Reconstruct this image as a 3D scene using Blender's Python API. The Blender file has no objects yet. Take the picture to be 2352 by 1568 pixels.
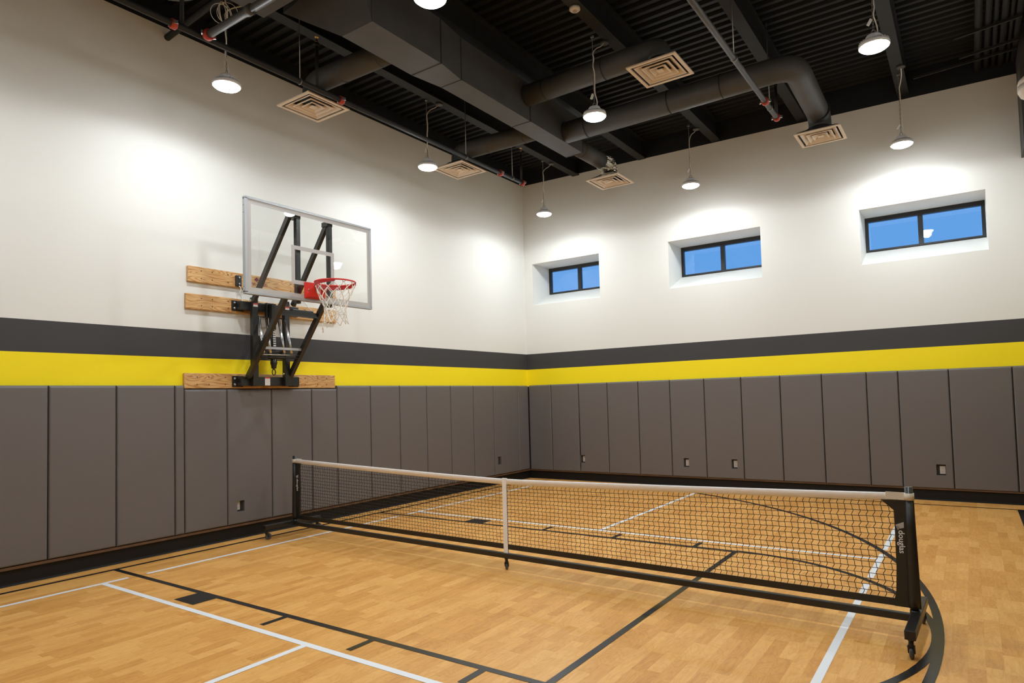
import bpy, math, random
from mathutils import Vector, Matrix
PI = math.pi
scene = bpy.context.scene
COL = scene.collection
random.seed(4)

# ------------------------------------------------------------------ helpers
class MB:
    """collects shapes (world coordinates) and links them as one mesh object"""
    def __init__(s): s.v = []; s.f = []; s.sm = []; s.mi = []; s.cur = 0
    def add(s, vs, fs, smooth=False):
        b = len(s.v); s.v += [tuple(p) for p in vs]
        for f in fs:
            s.f.append(tuple(b + i for i in f)); s.sm.append(smooth); s.mi.append(s.cur)
        return s
    def box(s, a, b):
        x0, x1 = sorted((a[0], b[0])); y0, y1 = sorted((a[1], b[1])); z0, z1 = sorted((a[2], b[2]))
        vs = [(x0,y0,z0),(x1,y0,z0),(x1,y1,z0),(x0,y1,z0),(x0,y0,z1),(x1,y0,z1),(x1,y1,z1),(x0,y1,z1)]
        return s.add(vs, [(3,2,1,0),(4,5,6,7),(0,1,5,4),(1,2,6,5),(2,3,7,6),(3,0,4,7)])
    def bbox(s, a, b, r=.004, n=2):
        """box with rounded-off edges"""
        x0, x1 = sorted((a[0], b[0])); y0, y1 = sorted((a[1], b[1])); z0, z1 = sorted((a[2], b[2]))
        r = min(r, (x1-x0)*.45, (y1-y0)*.45, (z1-z0)*.45)
        import bmesh
        bm = bmesh.new(); bmesh.ops.create_cube(bm, size=1)
        for v in bm.verts:
            v.co = Vector(((x0+x1)/2 + v.co.x*(x1-x0), (y0+y1)/2 + v.co.y*(y1-y0), (z0+z1)/2 + v.co.z*(z1-z0)))
        bmesh.ops.bevel(bm, geom=list(bm.edges), offset=r, segments=n, affect='EDGES', profile=.5)
        s.add([v.co[:] for v in bm.verts], [[v.index for v in f.verts] for f in bm.faces]); bm.free()
        return s
    def quad(s, *p): return s.add(p, [tuple(range(len(p)))])
    def frame(s, d, up=None):
        d = Vector(d).normalized()
        u = Vector(up) if up else (Vector((0,0,1)) if abs(d.z) < .9 else Vector((1,0,0)))
        a = d.cross(u).normalized(); b = a.cross(d).normalized()
        return a, b
    def bar(s, p, q, w, h=None, up=None):
        """rectangular bar from p to q, w across, h along 'up'"""
        h = h or w; p = Vector(p); q = Vector(q); a, b = s.frame(q-p, up)
        vs = []
        for c in (p, q):
            for i, j in ((-1,-1),(1,-1),(1,1),(-1,1)): vs.append(c + a*(i*w/2) + b*(j*h/2))
        return s.add(vs, [(0,1,2,3),(7,6,5,4),(0,4,5,1),(1,5,6,2),(2,6,7,3),(3,7,4,0)])
    def tube(s, pts, r, n=10, cap=True, closed=False):
        pts = [Vector(p) for p in pts]; m = len(pts)
        rs = r if isinstance(r, (list, tuple)) else [r]*m
        vs = []; prev = None
        for i, p in enumerate(pts):
            if closed: d = pts[(i+1) % m] - pts[i-1]
            else: d = (pts[min(i+1, m-1)] - pts[max(i-1, 0)])
            d.normalize()
            if prev is None: a, b = s.frame(d)
            else:
                a = prev - d*prev.dot(d)
                if a.length < 1e-6: a, b = s.frame(d)
                a.normalize(); b = a.cross(d).normalized()
            prev = a
            for k in range(n):
                t = 2*PI*k/n; vs.append(p + a*(rs[i]*math.cos(t)) + b*(rs[i]*math.sin(t)))
        fs = []
        for i in range(m if closed else m-1):
            for k in range(n):
                j = (i+1) % m
                fs.append((i*n+k, i*n+(k+1) % n, j*n+(k+1) % n, j*n+k))
        s.add(vs, fs, True)
        if cap and not closed:
            b0 = len(s.v)-len(vs)
            s.f.append(tuple(b0+k for k in range(n))[::-1]); s.sm.append(False); s.mi.append(s.cur)
            s.f.append(tuple(b0+(m-1)*n+k for k in range(n))); s.sm.append(False); s.mi.append(s.cur)
        return s
    def lathe(s, prof, c=(0,0,0), n=24, axis='z', smooth=True):
        """prof: list of (radius, height) along axis"""
        vs = []
        for r, h in prof:
            for k in range(n):
                t = 2*PI*k/n; x, y = r*math.cos(t), r*math.sin(t)
                q = {'z': (x, y, h), 'x': (h, x, y), 'y': (x, h, -y)}[axis]
                vs.append((c[0]+q[0], c[1]+q[1], c[2]+q[2]))
        fs = [(i*n+k, i*n+(k+1) % n, (i+1)*n+(k+1) % n, (i+1)*n+k) for i in range(len(prof)-1) for k in range(n)]
        s.add(vs, fs, smooth)
        b0 = len(s.v)-len(vs)
        for i in (0, len(prof)-1):
            if prof[i][0] > 1e-5:
                s.f.append(tuple(b0+i*n+k for k in range(n))[::(-1 if i == 0 else 1)]); s.sm.append(False); s.mi.append(s.cur)
        return s
    def prism(s, poly, h, axis='z', z0=0.):
        """extrude a 2-D polygon"""
        n = len(poly); vs = []
        for z in (z0, z0+h):
            for x, y in poly: vs.append({'z': (x, y, z), 'y': (x, z, y), 'x': (z, x, y)}[axis])
        return s.add(vs, [tuple(range(n))[::-1], tuple(range(n, 2*n))] + [(i, (i+1) % n, n+(i+1) % n, n+i) for i in range(n)])
    def build(s, name, mat, parent=None, org=(0,0,0)):
        me = bpy.data.meshes.new(name)
        me.from_pydata([(p[0]-org[0], p[1]-org[1], p[2]-org[2]) for p in s.v], [], s.f)
        for m in (mat if isinstance(mat, (list, tuple)) else [mat]): me.materials.append(m)
        me.polygons.foreach_set('use_smooth', s.sm); me.polygons.foreach_set('material_index', s.mi)
        import bmesh
        bm = bmesh.new(); bm.from_mesh(me); bmesh.ops.recalc_face_normals(bm, faces=bm.faces); bm.to_mesh(me); bm.free()
        me.update()
        o = bpy.data.objects.new(name, me); COL.objects.link(o)
        if parent: o.parent = parent
        return o

def tag(o, label=None, cat=None, group=None, kind=None):
    if label: o['label'] = label
    if cat: o['category'] = cat
    if group: o['group'] = group
    if kind: o['kind'] = kind
    return o
def empty(name, loc, label, cat, group=None, rz=0):
    o = bpy.data.objects.new(name, None); COL.objects.link(o); o.empty_display_size = .1
    o.location = loc; o.rotation_euler = (0,0,rz)
    return tag(o, label, cat, group)
def copy_tree(o, parent=None):
    c = o.copy(); COL.objects.link(c)
    if parent: c.parent = parent
    for ch in list(o.children): copy_tree(ch, c)
    return c
def text_mesh(txt, size, name, mat, parent, mtx, ext=.0006, align='CENTER', bold=0.):
    cu = bpy.data.curves.new(name, 'FONT'); cu.body = txt; cu.size = size; cu.extrude = ext
    cu.align_x = align; cu.align_y = 'CENTER'; cu.offset = bold; cu.resolution_u = 3
    t = bpy.data.objects.new(name, cu); COL.objects.link(t)
    dg = bpy.context.evaluated_depsgraph_get()
    me = bpy.data.meshes.new_from_object(t.evaluated_get(dg))
    bpy.data.objects.remove(t); bpy.data.curves.remove(cu)
    me.transform(mtx); me.materials.clear(); me.materials.append(mat); me.name = name
    o = bpy.data.objects.new(name, me); COL.objects.link(o); o.parent = parent
    return o

# ------------------------------------------------------------------ materials
def S(r, g, b):      # sRGB 0-255 to linear
    return tuple(((c/255)/12.92 if c/255 <= .04045 else ((c/255+.055)/1.055)**2.4) for c in (r, g, b)) + (1,)
def mat(name, col, rough=.5, metal=0., spec=.5, bump=None, var=0., vscale=6., coat=0.):
    m = bpy.data.materials.new(name); m.use_nodes = True
    nt = m.node_tree; b = nt.nodes['Principled BSDF']
    b.inputs['Base Color'].default_value = col; b.inputs['Roughness'].default_value = rough
    b.inputs['Metallic'].default_value = metal; b.inputs['Specular IOR Level'].default_value = spec
    b.inputs['Coat Weight'].default_value = coat
    tc = nt.nodes.new('ShaderNodeTexCoord')
    if var:
        n = nt.nodes.new('ShaderNodeTexNoise'); n.inputs['Scale'].default_value = vscale; n.inputs['Detail'].default_value = 4
        nt.links.new(tc.outputs['Object'], n.inputs['Vector'])
        mx = nt.nodes.new('ShaderNodeMix'); mx.data_type = 'RGBA'; mx.blend_type = 'MULTIPLY'
        mx.inputs[0].default_value = 1.; mx.inputs[6].default_value = col
        cr = nt.nodes.new('ShaderNodeMapRange'); cr.inputs[3].default_value = 1-var; cr.inputs[4].default_value = 1+var
        cr.inputs[1].default_value = .25; cr.inputs[2].default_value = .75
        nt.links.new(n.outputs['Fac'], cr.inputs[0]); nt.links.new(cr.outputs[0], mx.inputs[7])
        nt.links.new(mx.outputs[2], b.inputs['Base Color'])
    if bump:
        n2 = nt.nodes.new('ShaderNodeTexNoise'); n2.inputs['Scale'].default_value = bump[0]; n2.inputs['Detail'].default_value = 3
        nt.links.new(tc.outputs['Object'], n2.inputs['Vector'])
        bp = nt.nodes.new('ShaderNodeBump'); bp.inputs['Strength'].default_value = bump[1]; bp.inputs['Distance'].default_value = bump[2]
        nt.links.new(n2.outputs['Fac'], bp.inputs['Height']); nt.links.new(bp.outputs['Normal'], b.inputs['Normal'])
    return m
def node(nt, t, **kw):
    n = nt.nodes.new(t)
    for k, v in kw.items(): setattr(n, k, v)
    return n
def math_node(nt, op, a, b=None, clamp=False):
    n = node(nt, 'ShaderNodeMath', operation=op, use_clamp=clamp)
    for i, x in enumerate((a, b)):
        if x is None: continue
        if isinstance(x, (int, float)): n.inputs[i].default_value = x
        else: nt.links.new(x, n.inputs[i])
    return n.outputs[0]

XW, YW, XR, YN = -.697, 6.1175, 7.95, -9.2          # inner faces of left, back, right and near walls
H_TOP, H1, H2 = 6.058, 2.533, 2.215                 # paint heights: black above, charcoal band, yellow below
ZDECK = 6.34

def wall_paint():
    m = bpy.data.materials.new('wall_paint_bands'); m.use_nodes = True; nt = m.node_tree; b = nt.nodes['Principled BSDF']
    b.inputs['Roughness'].default_value = .62; b.inputs['Specular IOR Level'].default_value = .3
    g = node(nt, 'ShaderNodeNewGeometry'); sp = node(nt, 'ShaderNodeSeparateXYZ'); nt.links.new(g.outputs['Position'], sp.inputs[0])
    z = sp.outputs['Z']; x = sp.outputs['X']
    def mix(f, a, c):
        n = node(nt, 'ShaderNodeMix', data_type='RGBA'); nt.links.new(f, n.inputs[0])
        for i, q in ((6, a), (7, c)):
            if isinstance(q, tuple): n.inputs[i].default_value = q
            else: nt.links.new(q, n.inputs[i])
        return n.outputs[2]
    c = mix(math_node(nt, 'GREATER_THAN', z, H2), (.98,.79,.010,1), (.052,.051,.053,1))
    c = mix(math_node(nt, 'GREATER_THAN', z, H1), c, (.755,.755,.715,1))
    c = mix(math_node(nt, 'LESS_THAN', z, 1.868), c, (.055,.050,.046,1))
    zz = math_node(nt, 'ADD', z, math_node(nt, 'MULTIPLY', math_node(nt, 'ADD', x, .697), .0176))
    c = mix(math_node(nt, 'GREATER_THAN', zz, H_TOP), c, (.012,.013,.016,1))
    nt.links.new(c, b.inputs['Base Color'])
    n2 = node(nt, 'ShaderNodeTexNoise'); n2.inputs['Scale'].default_value = 140; nt.links.new(g.outputs['Position'], n2.inputs['Vector'])
    bp = node(nt, 'ShaderNodeBump'); bp.inputs['Strength'].default_value = .05; bp.inputs['Distance'].default_value = .004
    nt.links.new(n2.outputs['Fac'], bp.inputs['Height']); nt.links.new(bp.outputs['Normal'], b.inputs['Normal'])
    return m

def floor_wood():
    m = bpy.data.materials.new('sports_floor_wood'); m.use_nodes = True; nt = m.node_tree; b = nt.nodes['Principled BSDF']
    g = node(nt, 'ShaderNodeNewGeometry'); sp = node(nt, 'ShaderNodeSeparateXYZ'); nt.links.new(g.outputs['Position'], sp.inputs[0])
    X, Y = sp.outputs['X'], sp.outputs['Y']
    PW, PL = .088, .31
    row = math_node(nt, 'FLOOR', math_node(nt, 'DIVIDE', X, PW))
    wn = node(nt, 'ShaderNodeTexWhiteNoise', noise_dimensions='1D'); nt.links.new(row, wn.inputs['W'])
    yy = math_node(nt, 'ADD', math_node(nt, 'DIVIDE', Y, PL), math_node(nt, 'MULTIPLY', wn.outputs['Value'], 7.3))
    colm = math_node(nt, 'FLOOR', yy)
    cb = node(nt, 'ShaderNodeCombineXYZ'); nt.links.new(row, cb.inputs[0]); nt.links.new(colm, cb.inputs[1])
    w2 = node(nt, 'ShaderNodeTexWhiteNoise', noise_dimensions='2D'); nt.links.new(cb.outputs[0], w2.inputs['Vector'])
    rnd = w2.outputs['Value']
    # grain: rings stretched along the plank, each plank shifted
    cv = node(nt, 'ShaderNodeCombineXYZ')
    nt.links.new(math_node(nt, 'ADD', X, math_node(nt, 'MULTIPLY', rnd, 13.)), cv.inputs[0])
    nt.links.new(math_node(nt, 'MULTIPLY', Y, .16), cv.inputs[1]); nt.links.new(math_node(nt, 'MULTIPLY', rnd, 31.), cv.inputs[2])
    gn = node(nt, 'ShaderNodeTexNoise'); gn.inputs['Scale'].default_value = 42; gn.inputs['Detail'].default_value = 5; gn.inputs['Roughness'].default_value = .62
    nt.links.new(cv.outputs[0], gn.inputs['Vector'])
    cv2 = node(nt, 'ShaderNodeCombineXYZ')
    nt.links.new(math_node(nt, 'ADD', X, math_node(nt, 'MULTIPLY', rnd, 9.)), cv2.inputs[0])
    nt.links.new(math_node(nt, 'MULTIPLY', Y, .33), cv2.inputs[1]); nt.links.new(math_node(nt, 'MULTIPLY', rnd, 17.), cv2.inputs[2])
    wv = node(nt, 'ShaderNodeTexNoise'); wv.inputs['Scale'].default_value = 8; wv.inputs['Detail'].default_value = 1; wv.inputs['Distortion'].default_value = .3
    nt.links.new(cv2.outputs[0], wv.inputs['Vector'])
    ring = math_node(nt, 'SINE', math_node(nt, 'MULTIPLY', wv.outputs['Fac'], 85.))
    ring = math_node(nt, 'POWER', math_node(nt, 'MULTIPLY', math_node(nt, 'ADD', ring, 1.), .5), 4.)
    t = math_node(nt, 'ADD', math_node(nt, 'MULTIPLY', rnd, .50), math_node(nt, 'MULTIPLY', gn.outputs['Fac'], .85))
    t = math_node(nt, 'SUBTRACT', t, math_node(nt, 'MULTIPLY', ring, .16))
    cr = node(nt, 'ShaderNodeValToRGB'); nt.links.new(t, cr.inputs[0])
    e = cr.color_ramp.elements
    e[0].position = .12; e[0].color = (.585,.255,.054,1)
    e[1].position = 1.1 if False else 1.0; e[1].color = (.87,.475,.142,1)
    k = e.new(.55); k.color = (.735,.355,.088,1)
    # fine dark joints between planks
    fx = math_node(nt, 'FRACT', math_node(nt, 'DIVIDE', X, PW)); 
    jx = math_node(nt, 'LESS_THAN', fx, .012); jy = math_node(nt, 'LESS_THAN', math_node(nt, 'FRACT', yy), .004)
    j = math_node(nt, 'MAXIMUM', jx, jy)
    mx = node(nt, 'ShaderNodeMix', data_type='RGBA'); nt.links.new(math_node(nt, 'MULTIPLY', j, .25), mx.inputs[0])
    nt.links.new(cr.outputs[0], mx.inputs[6]); mx.inputs[7].default_value = (.2,.085,.03,1)
    nt.links.new(mx.outputs[2], b.inputs['Base Color'])
    b.inputs['Roughness'].default_value = .36; b.inputs['Specular IOR Level'].default_value = .35
    return m

def pine():
    m = bpy.data.materials.new('pine_board'); m.use_nodes = True; nt = m.node_tree; b = nt.nodes['Principled BSDF']
    g = node(nt, 'ShaderNodeNewGeometry'); mp = node(nt, 'ShaderNodeMapping'); mp.inputs['Scale'].default_value = (3., .45, 3.4)
    nt.links.new(g.outputs['Position'], mp.inputs[0])
    n = node(nt, 'ShaderNodeTexNoise'); n.inputs['Scale'].default_value = 3.2; n.inputs['Detail'].default_value = 1.5; n.inputs['Distortion'].default_value = .5
    nt.links.new(mp.outputs[0], n.inputs['Vector'])
    s = math_node(nt, 'SINE', math_node(nt, 'MULTIPLY', n.outputs['Fac'], 95.))
    s = math_node(nt, 'POWER', math_node(nt, 'MULTIPLY', math_node(nt, 'ADD', s, 1.), .5), 2.5)
    mx = node(nt, 'ShaderNodeMix', data_type='RGBA'); nt.links.new(s, mx.inputs[0])
    mx.inputs[6].default_value = (.66,.40,.16,1); mx.inputs[7].default_value = (.44,.20,.055,1)
    nt.links.new(mx.outputs[2], b.inputs['Base Color']); b.inputs['Roughness'].default_value = .45
    return m
def emit(name, col, st):
    m = bpy.data.materials.new(name); m.use_nodes = True; nt = m.node_tree
    b = nt.nodes['Principled BSDF']; b.inputs['Base Color'].default_value = (.8,.8,.8,1)
    b.inputs['Emission Color'].default_value = col; b.inputs['Emission Strength'].default_value = st
    return m
def pane_mat(name, tint, fac):
    m = bpy.data.materials.new(name); m.use_nodes = True; nt = m.node_tree; nt.nodes.clear()
    o = node(nt, 'ShaderNodeOutputMaterial'); t = node(nt, 'ShaderNodeBsdfTransparent'); t.inputs[0].default_value = tint
    gl = node(nt, 'ShaderNodeBsdfGlossy'); gl.inputs['Roughness'].default_value = .01
    ge = node(nt, 'ShaderNodeNewGeometry'); dp = node(nt, 'ShaderNodeVectorMath', operation='DOT_PRODUCT')
    nt.links.new(ge.outputs['Normal'], dp.inputs[0]); nt.links.new(ge.outputs['Incoming'], dp.inputs[1])
    c1 = math_node(nt, 'SUBTRACT', 1., math_node(nt, 'ABSOLUTE', dp.outputs['Value']))
    fr = math_node(nt, 'ADD', .04, math_node(nt, 'MULTIPLY', .96, math_node(nt, 'POWER', c1, 5.)))
    mx = node(nt, 'ShaderNodeMixShader'); nt.links.new(math_node(nt, 'MULTIPLY', fr, fac), mx.inputs[0])
    nt.links.new(t.outputs[0], mx.inputs[1]); nt.links.new(gl.outputs[0], mx.inputs[2]); nt.links.new(mx.outputs[0], o.inputs[0])
    return m

M = {}
M['paint'] = wall_paint(); M['floor'] = floor_wood(); M['pine'] = pine()
M['deck'] = mat('black_steel_deck', (.0055,.0068,.0095,1), .55, spec=.3)
M['beam'] = mat('black_painted_beam', (.014,.0138,.014,1), .6, spec=.3, var=.3, vscale=9)
M['duct'] = mat('black_painted_duct', (.063,.061,.058,1), .55, spec=.35, var=.12, vscale=4)
M['ductseam'] = mat('dark_duct_seam', (.012,.012,.012,1), .6)
M['blackpipe'] = mat('black_painted_pipe', (.016,.016,.016,1), .6, spec=.3)
M['greypipe'] = mat('grey_galvanised_pipe', (.065,.06,.053,1), .5, metal=.2, var=.15, vscale=12)
M['red'] = mat('red_coupling_paint', (.42,.035,.012,1), .4)
M['brass'] = mat('brass_sprinkler', (.62,.36,.12,1), .3, metal=1)
M['steel'] = mat('bright_zinc', (.55,.55,.54,1), .3, metal=1)
M['foil'] = mat('crinkled_foil', (.72,.66,.56,1), .22, metal=1, bump=(60, .6, .02))
M['diff'] = mat('cream_diffuser_enamel', (.66,.55,.43,1), .5)
M['lamp'] = mat('white_lamp_housing', (.72,.72,.72,1), .4)
M['lens'] = emit('lamp_lens_glow', (.95,1.,1.03,1), 142.)
M['cord'] = mat('white_cord', (.70,.66,.60,1), .5)
M['chain'] = mat('zinc_chain', (.33,.32,.31,1), .35, metal=.8)
M['pad'] = mat('grey_vinyl_pad', (.148,.134,.130,1), .48, spec=.45, bump=(420, .12, .002))
M['rubber'] = mat('black_rubber_base', (.008,.008,.008,1), .55, spec=.3)
M['trimwood'] = mat('brown_wood_strip', (.13,.065,.03,1), .6, var=.3)
M['white_line'] = mat('white_line_paint', (.86,.88,.91,1), .4)
M['black_line'] = mat('black_line_paint', (.015,.015,.016,1), .22, spec=.5)
M['frame'] = mat('black_window_frame', (.014,.014,.015,1), .4)
M['pane'] = pane_mat('window_glass', (.98,.99,1,1), 1.)
M['bglass'] = pane_mat('backboard_glass', (.985,.99,.985,1), 1.)
M['alu'] = mat('brushed_aluminium', (.40,.41,.42,1), .4, metal=.5)
M['board_paint'] = mat('white_glass_border', (.50,.485,.47,1), .5)
M['blk'] = mat('black_powder_coat', (.016,.0155,.0145,1), .32)
M['rim'] = mat('orange_red_rim', (.62,.022,.012,1), .32)
M['rimdark'] = mat('red_rim_brace', (.36,.006,.008,1), .35)
M['netcord'] = mat('white_net_cord', (.82,.79,.72,1), .7)
M['sticker'] = mat('white_sticker', (.7,.68,.66,1), .5)
M['stickred'] = mat('red_sticker_band', (.55,.07,.05,1), .5)
M['maroon'] = mat('maroon_print', (.16,.018,.03,1), .6)
M['spring'] = mat('chrome_spring', (.62,.62,.62,1), .25, metal=1)
M['mesh'] = mat('black_net_twine', (.010,.009,.008,1), .7)
M['tape'] = mat('white_net_tape', (.90,.88,.87,1), .7, bump=(30, .3, .01))
M['strap'] = mat('cream_hook_loop_strap', (.66,.59,.48,1), .75)
M['sleeve'] = mat('black_vinyl_sleeve', (.016,.0145,.012,1), .42, bump=(18, .45, .01))
M['mark'] = mat('white_sleeve_print', (.8,.8,.8,1), .5)
M['markgrey'] = mat('grey_sleeve_print', (.42,.41,.39,1), .5)
M['wheel'] = mat('grey_caster_wheel', (.07,.075,.08,1), .4)
M['plate'] = mat('white_outlet_plate', (.62,.58,.53,1), .4)
M['slot'] = mat('outlet_slot', (.03,.03,.03,1), .6)
M['offwhite'] = mat('warm_white_plastic', (.62,.56,.48,1), .5)
M['scrim'] = mat('dark_speaker_panel', (.022,.023,.022,1), .6)

# ------------------------------------------------------------------ room shell
def struct(o): o['kind'] = 'structure'; return o
floor = struct(MB().box((XW-.3, YN-.3, -.2), (XR+.3, YW+.8, 0)).build('floor', M['floor']))
struct(MB().box((XW-.3, YN-.3, 0), (XW, YW+.8, ZDECK+.2)).build('wall_left', M['paint']))
struct(MB().box((XR, YN-.3, 0), (XR+.3, YW+.8, ZDECK+.2)).build('wall_right', M['paint']))
struct(MB().box((XW, YN-.3, 0), (XR, YN, ZDECK+.2)).build('wall_near', M['paint']))
# back wall with three deep window openings, sills sloping down into the room
WD = .68; WZ0, WZ1, WZS = 3.532, 4.386, 3.84
WINS = [(-.500, 1.050), (2.462, 4.088), (5.575, 7.172)]
wb = MB()
xs = [XW] + [q for w in WINS for q in w] + [XR]; YB = YW+.8
for i in range(len(xs)-1):
    x0, x1 = xs[i], xs[i+1]
    if i % 2 == 0: wb.box((x0, YW, 0), (x1, YB, ZDECK+.2))
    else:
        wb.prism([(YW, 0), (YB, 0), (YB, WZS), (YW+WD, WZS), (YW, WZ0)], x1-x0, 'x', x0)
        wb.box((x0, YW, WZ1), (x1, YB, ZDECK+.2))
struct(wb.build('wall_back', M['paint']))
for i, (x0, x1) in enumerate(WINS):
    y0, y1 = YW+WD-.04, YW+WD+.03; z0, z1 = WZS-.004, WZ1
    f = MB(); t = .062
    f.box((x0, y0, z0), (x0+t*.75, y1, z1)); f.box((x1-t*.75, y0, z0), (x1, y1, z1))
    f.box((x0+t*.75, y0, z1-t*1.15), (x1-t*.75, y1, z1)); f.box((x0+t*.75, y0, z0), (x1-t*.75, y1, z0+.028))
    xm = (x0+x1)/2 - .03
    w = struct(f.build('window_%d' % (i+1), M['frame']))
    MB().box((xm-.034, y0-.006, z0+.028), (xm+.034, y1, z1-t*1.15)).build('mullion', M['frame'], w)
    for a, b in ((x0+t*.75, xm-.034), (xm+.034, x1-t*.75)):
        MB().box((a, y0+.03, z0+.028), (b, y0+.036, z1-t*1.15)).build('pane', M['pane'], w)
# corrugated roof deck: ribs run left to right
dk = MB(); pr = []
y = YN-.3
while y < YW+.8:
    pr += [(y, ZDECK), (y+.055, ZDECK), (y+.075, ZDECK+.045), (y+.13, ZDECK+.045)]; y += .15
n = len(pr)
for i in range(n-1):
    (ya, za), (yb, zb) = pr[i], pr[i+1]
    dk.quad((XW-.3, ya, za), (XR+.3, ya, za), (XR+.3, yb, zb), (XW-.3, yb, zb))
dk.box((XW-.3, YN-.3, ZDECK+.1), (XR+.3, YW+.8, ZDECK+.2))
struct(dk.build('ceiling', M['deck']))
for i, bx in enumerate((.6, 2.02, 3.41, 4.81, 6.24)):
    b = MB(); w = .075
    b.box((bx-w, YN, 6.0), (bx+w, YW, 6.022)); b.box((bx-.008, YN, 6.022), (bx+.008, YW, 6.318)); b.box((bx-w, YN, 6.318), (bx+w, YW, ZDECK+.004))
    struct(b.build('ceiling_beam', M['beam']))
# black rubber base and the wooden strip below the pads
def base(name, along):
    b = MB(); p = [(0, 0), (.018, 0), (.017, .006), (.011, .011), (.008, .022), (.008, .158), (0, .158)]
    if along == 'left': b.add([(XW+d, yy, z) for yy in (YN, YW) for d, z in p], [tuple(range(7)), tuple(range(7, 14))] + [(i, (i+1) % 7, 7+(i+1) % 7, 7+i) for i in range(7)])
    else: b.add([(xx, YW-d, z) for xx in (XW, XR) for d, z in p], [tuple(range(7)), tuple(range(7, 14))] + [(i, (i+1) % 7, 7+(i+1) % 7, 7+i) for i in range(7)])
    return struct(b.build(name, M['rubber']))
base('baseboard_left', 'left'); base('baseboard_back', 'back')
struct(MB().box((XW, YN, .158), (XW+.044, YW, .184)).build('trim_1', M['trimwood']))
struct(MB().box((XW+.044, YW-.044, .158), (XR, YW, .176)).build('trim_2', M['trimwood']))

# ------------------------------------------------------------------ court lines (painted on the floor)
Zl = [.0010]
def line(name, segs, m, label):
    groups = [[p] for p in segs] if name == 'pickleball_sideline' else [segs]
    for sg in groups:
        b = MB()
        for poly in sg: b.prism(poly, .0008, 'z', Zl[0])
        o = b.build(name, M[m], floor); o['label'] = label
    Zl[0] += .00004
def rect(x0, x1, y0, y1): return [(x0, y0), (x1, y0), (x1, y1), (x0, y1)]
def arc(cx, cy, r, w, a0, a1, n):
    out = []
    for i in range(n):
        t0 = a0+(a1-a0)*i/n; t1 = a0+(a1-a0)*(i+1)/n
        out.append([(cx+(r-w/2)*math.cos(t0), cy+(r-w/2)*math.sin(t0)), (cx+(r+w/2)*math.cos(t0), cy+(r+w/2)*math.sin(t0)),
                    (cx+(r+w/2)*math.cos(t1), cy+(r+w/2)*math.sin(t1)), (cx+(r-w/2)*math.cos(t1), cy+(r-w/2)*math.sin(t1))])
    return out
KW, NV, CW = 1.800, 2.108, .0254
FTX, FTR = 4.790, 1.815
TX, TY, TR = .55, -.10, 6.075
def xing_gaps(x):
    """gaps in the white right sideline where the black arcs cross it"""
    ys = []
    dy = math.sqrt(FTR**2-(x-FTX)**2); ys += [dy, -dy]
    dy = math.sqrt(TR**2-(x-TX)**2); ys += [TY+dy, TY-dy]
    return ys
def broken(x0, x1, ya, yb, gaps, g):
    out = []; y = ya
    for q in sorted(gaps):
        if ya < q < yb and q-g > y: out.append(rect(x0, x1, y, q-g)); y = q+g
    out.append(rect(x0, x1, y, yb)); return out
line('pickleball_sideline', broken(0, .0508, -7.5, 5.55, [-KW, KW], .085), 'white_line', 'white line along the left wall, broken where the black lane lines cross')
line('pickleball_sideline', broken(6.0452, 6.096, -7.5, 5.55, xing_gaps(6.07), .10), 'white_line', 'white line near the right net post, broken where the black arcs cross')
line('kitchen_line', [rect(.0508, 6.0452, -NV-CW, -NV+CW)], 'white_line', 'white cross line on the near side of the net')
line('kitchen_line', [rect(.0508, 6.0452, NV-CW, NV+CW)], 'white_line', 'white cross line on the far side of the net')
line('center_line', [rect(3.048-CW, 3.048+CW, -7.5, -NV-CW)], 'white_line', 'white centre line on the near side of the net')
line('center_line', [rect(3.048-CW, 3.048+CW, NV+CW, 5.55)], 'white_line', 'white centre line on the far side of the net')
line('court_baseline', [rect(-.475, -.425, YN+.3, 5.675)], 'black_line', 'black line beside the left wall base')
line('court_sideline', [rect(-.425, 7.30, 5.655, 5.695)], 'black_line', 'black line beside the back wall base')
line('court_sideline', [rect(7.30, 7.37, YN+.3, 5.695)], 'black_line', 'black line at the right edge of the floor')
for sg, nm in ((-1, 'near'), (1, 'far')):
    line('lane_line', [rect(-.425, FTX+.025, sg*KW-.0254, sg*KW+.0254)], 'black_line', 'black lane line on the %s side of the net' % nm)
    a, b = sorted((sg*(KW+.0254), sg*2.03))
    line('lane_block', [rect(1.155, 1.455, a, b)], 'black_line', 'solid black block on the %s lane line' % nm)
    for i, hx in enumerate((2.412, 3.376, 4.345)):
        line('lane_mark', [rect(hx-.0254, hx+.0254, a, b)], 'black_line', '%s short black mark from the left wall on the %s lane line' % (('first', 'second', 'third')[i], nm))
line('free_throw_line', [rect(FTX-.0254, FTX+.0254, -KW+.0254, KW-.0254)], 'black_line', 'black line running under the net between the lane lines')
line('free_throw_arc', arc(FTX, 0, FTR, .0508, -PI/2, PI/2, 48), 'black_line', 'tight black half circle around the right net post')
line('three_point_arc', arc(TX, TY, TR, .056, -math.radians(75), math.radians(70), 90), 'black_line', 'wide black arc sweeping past the right net post')

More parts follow.
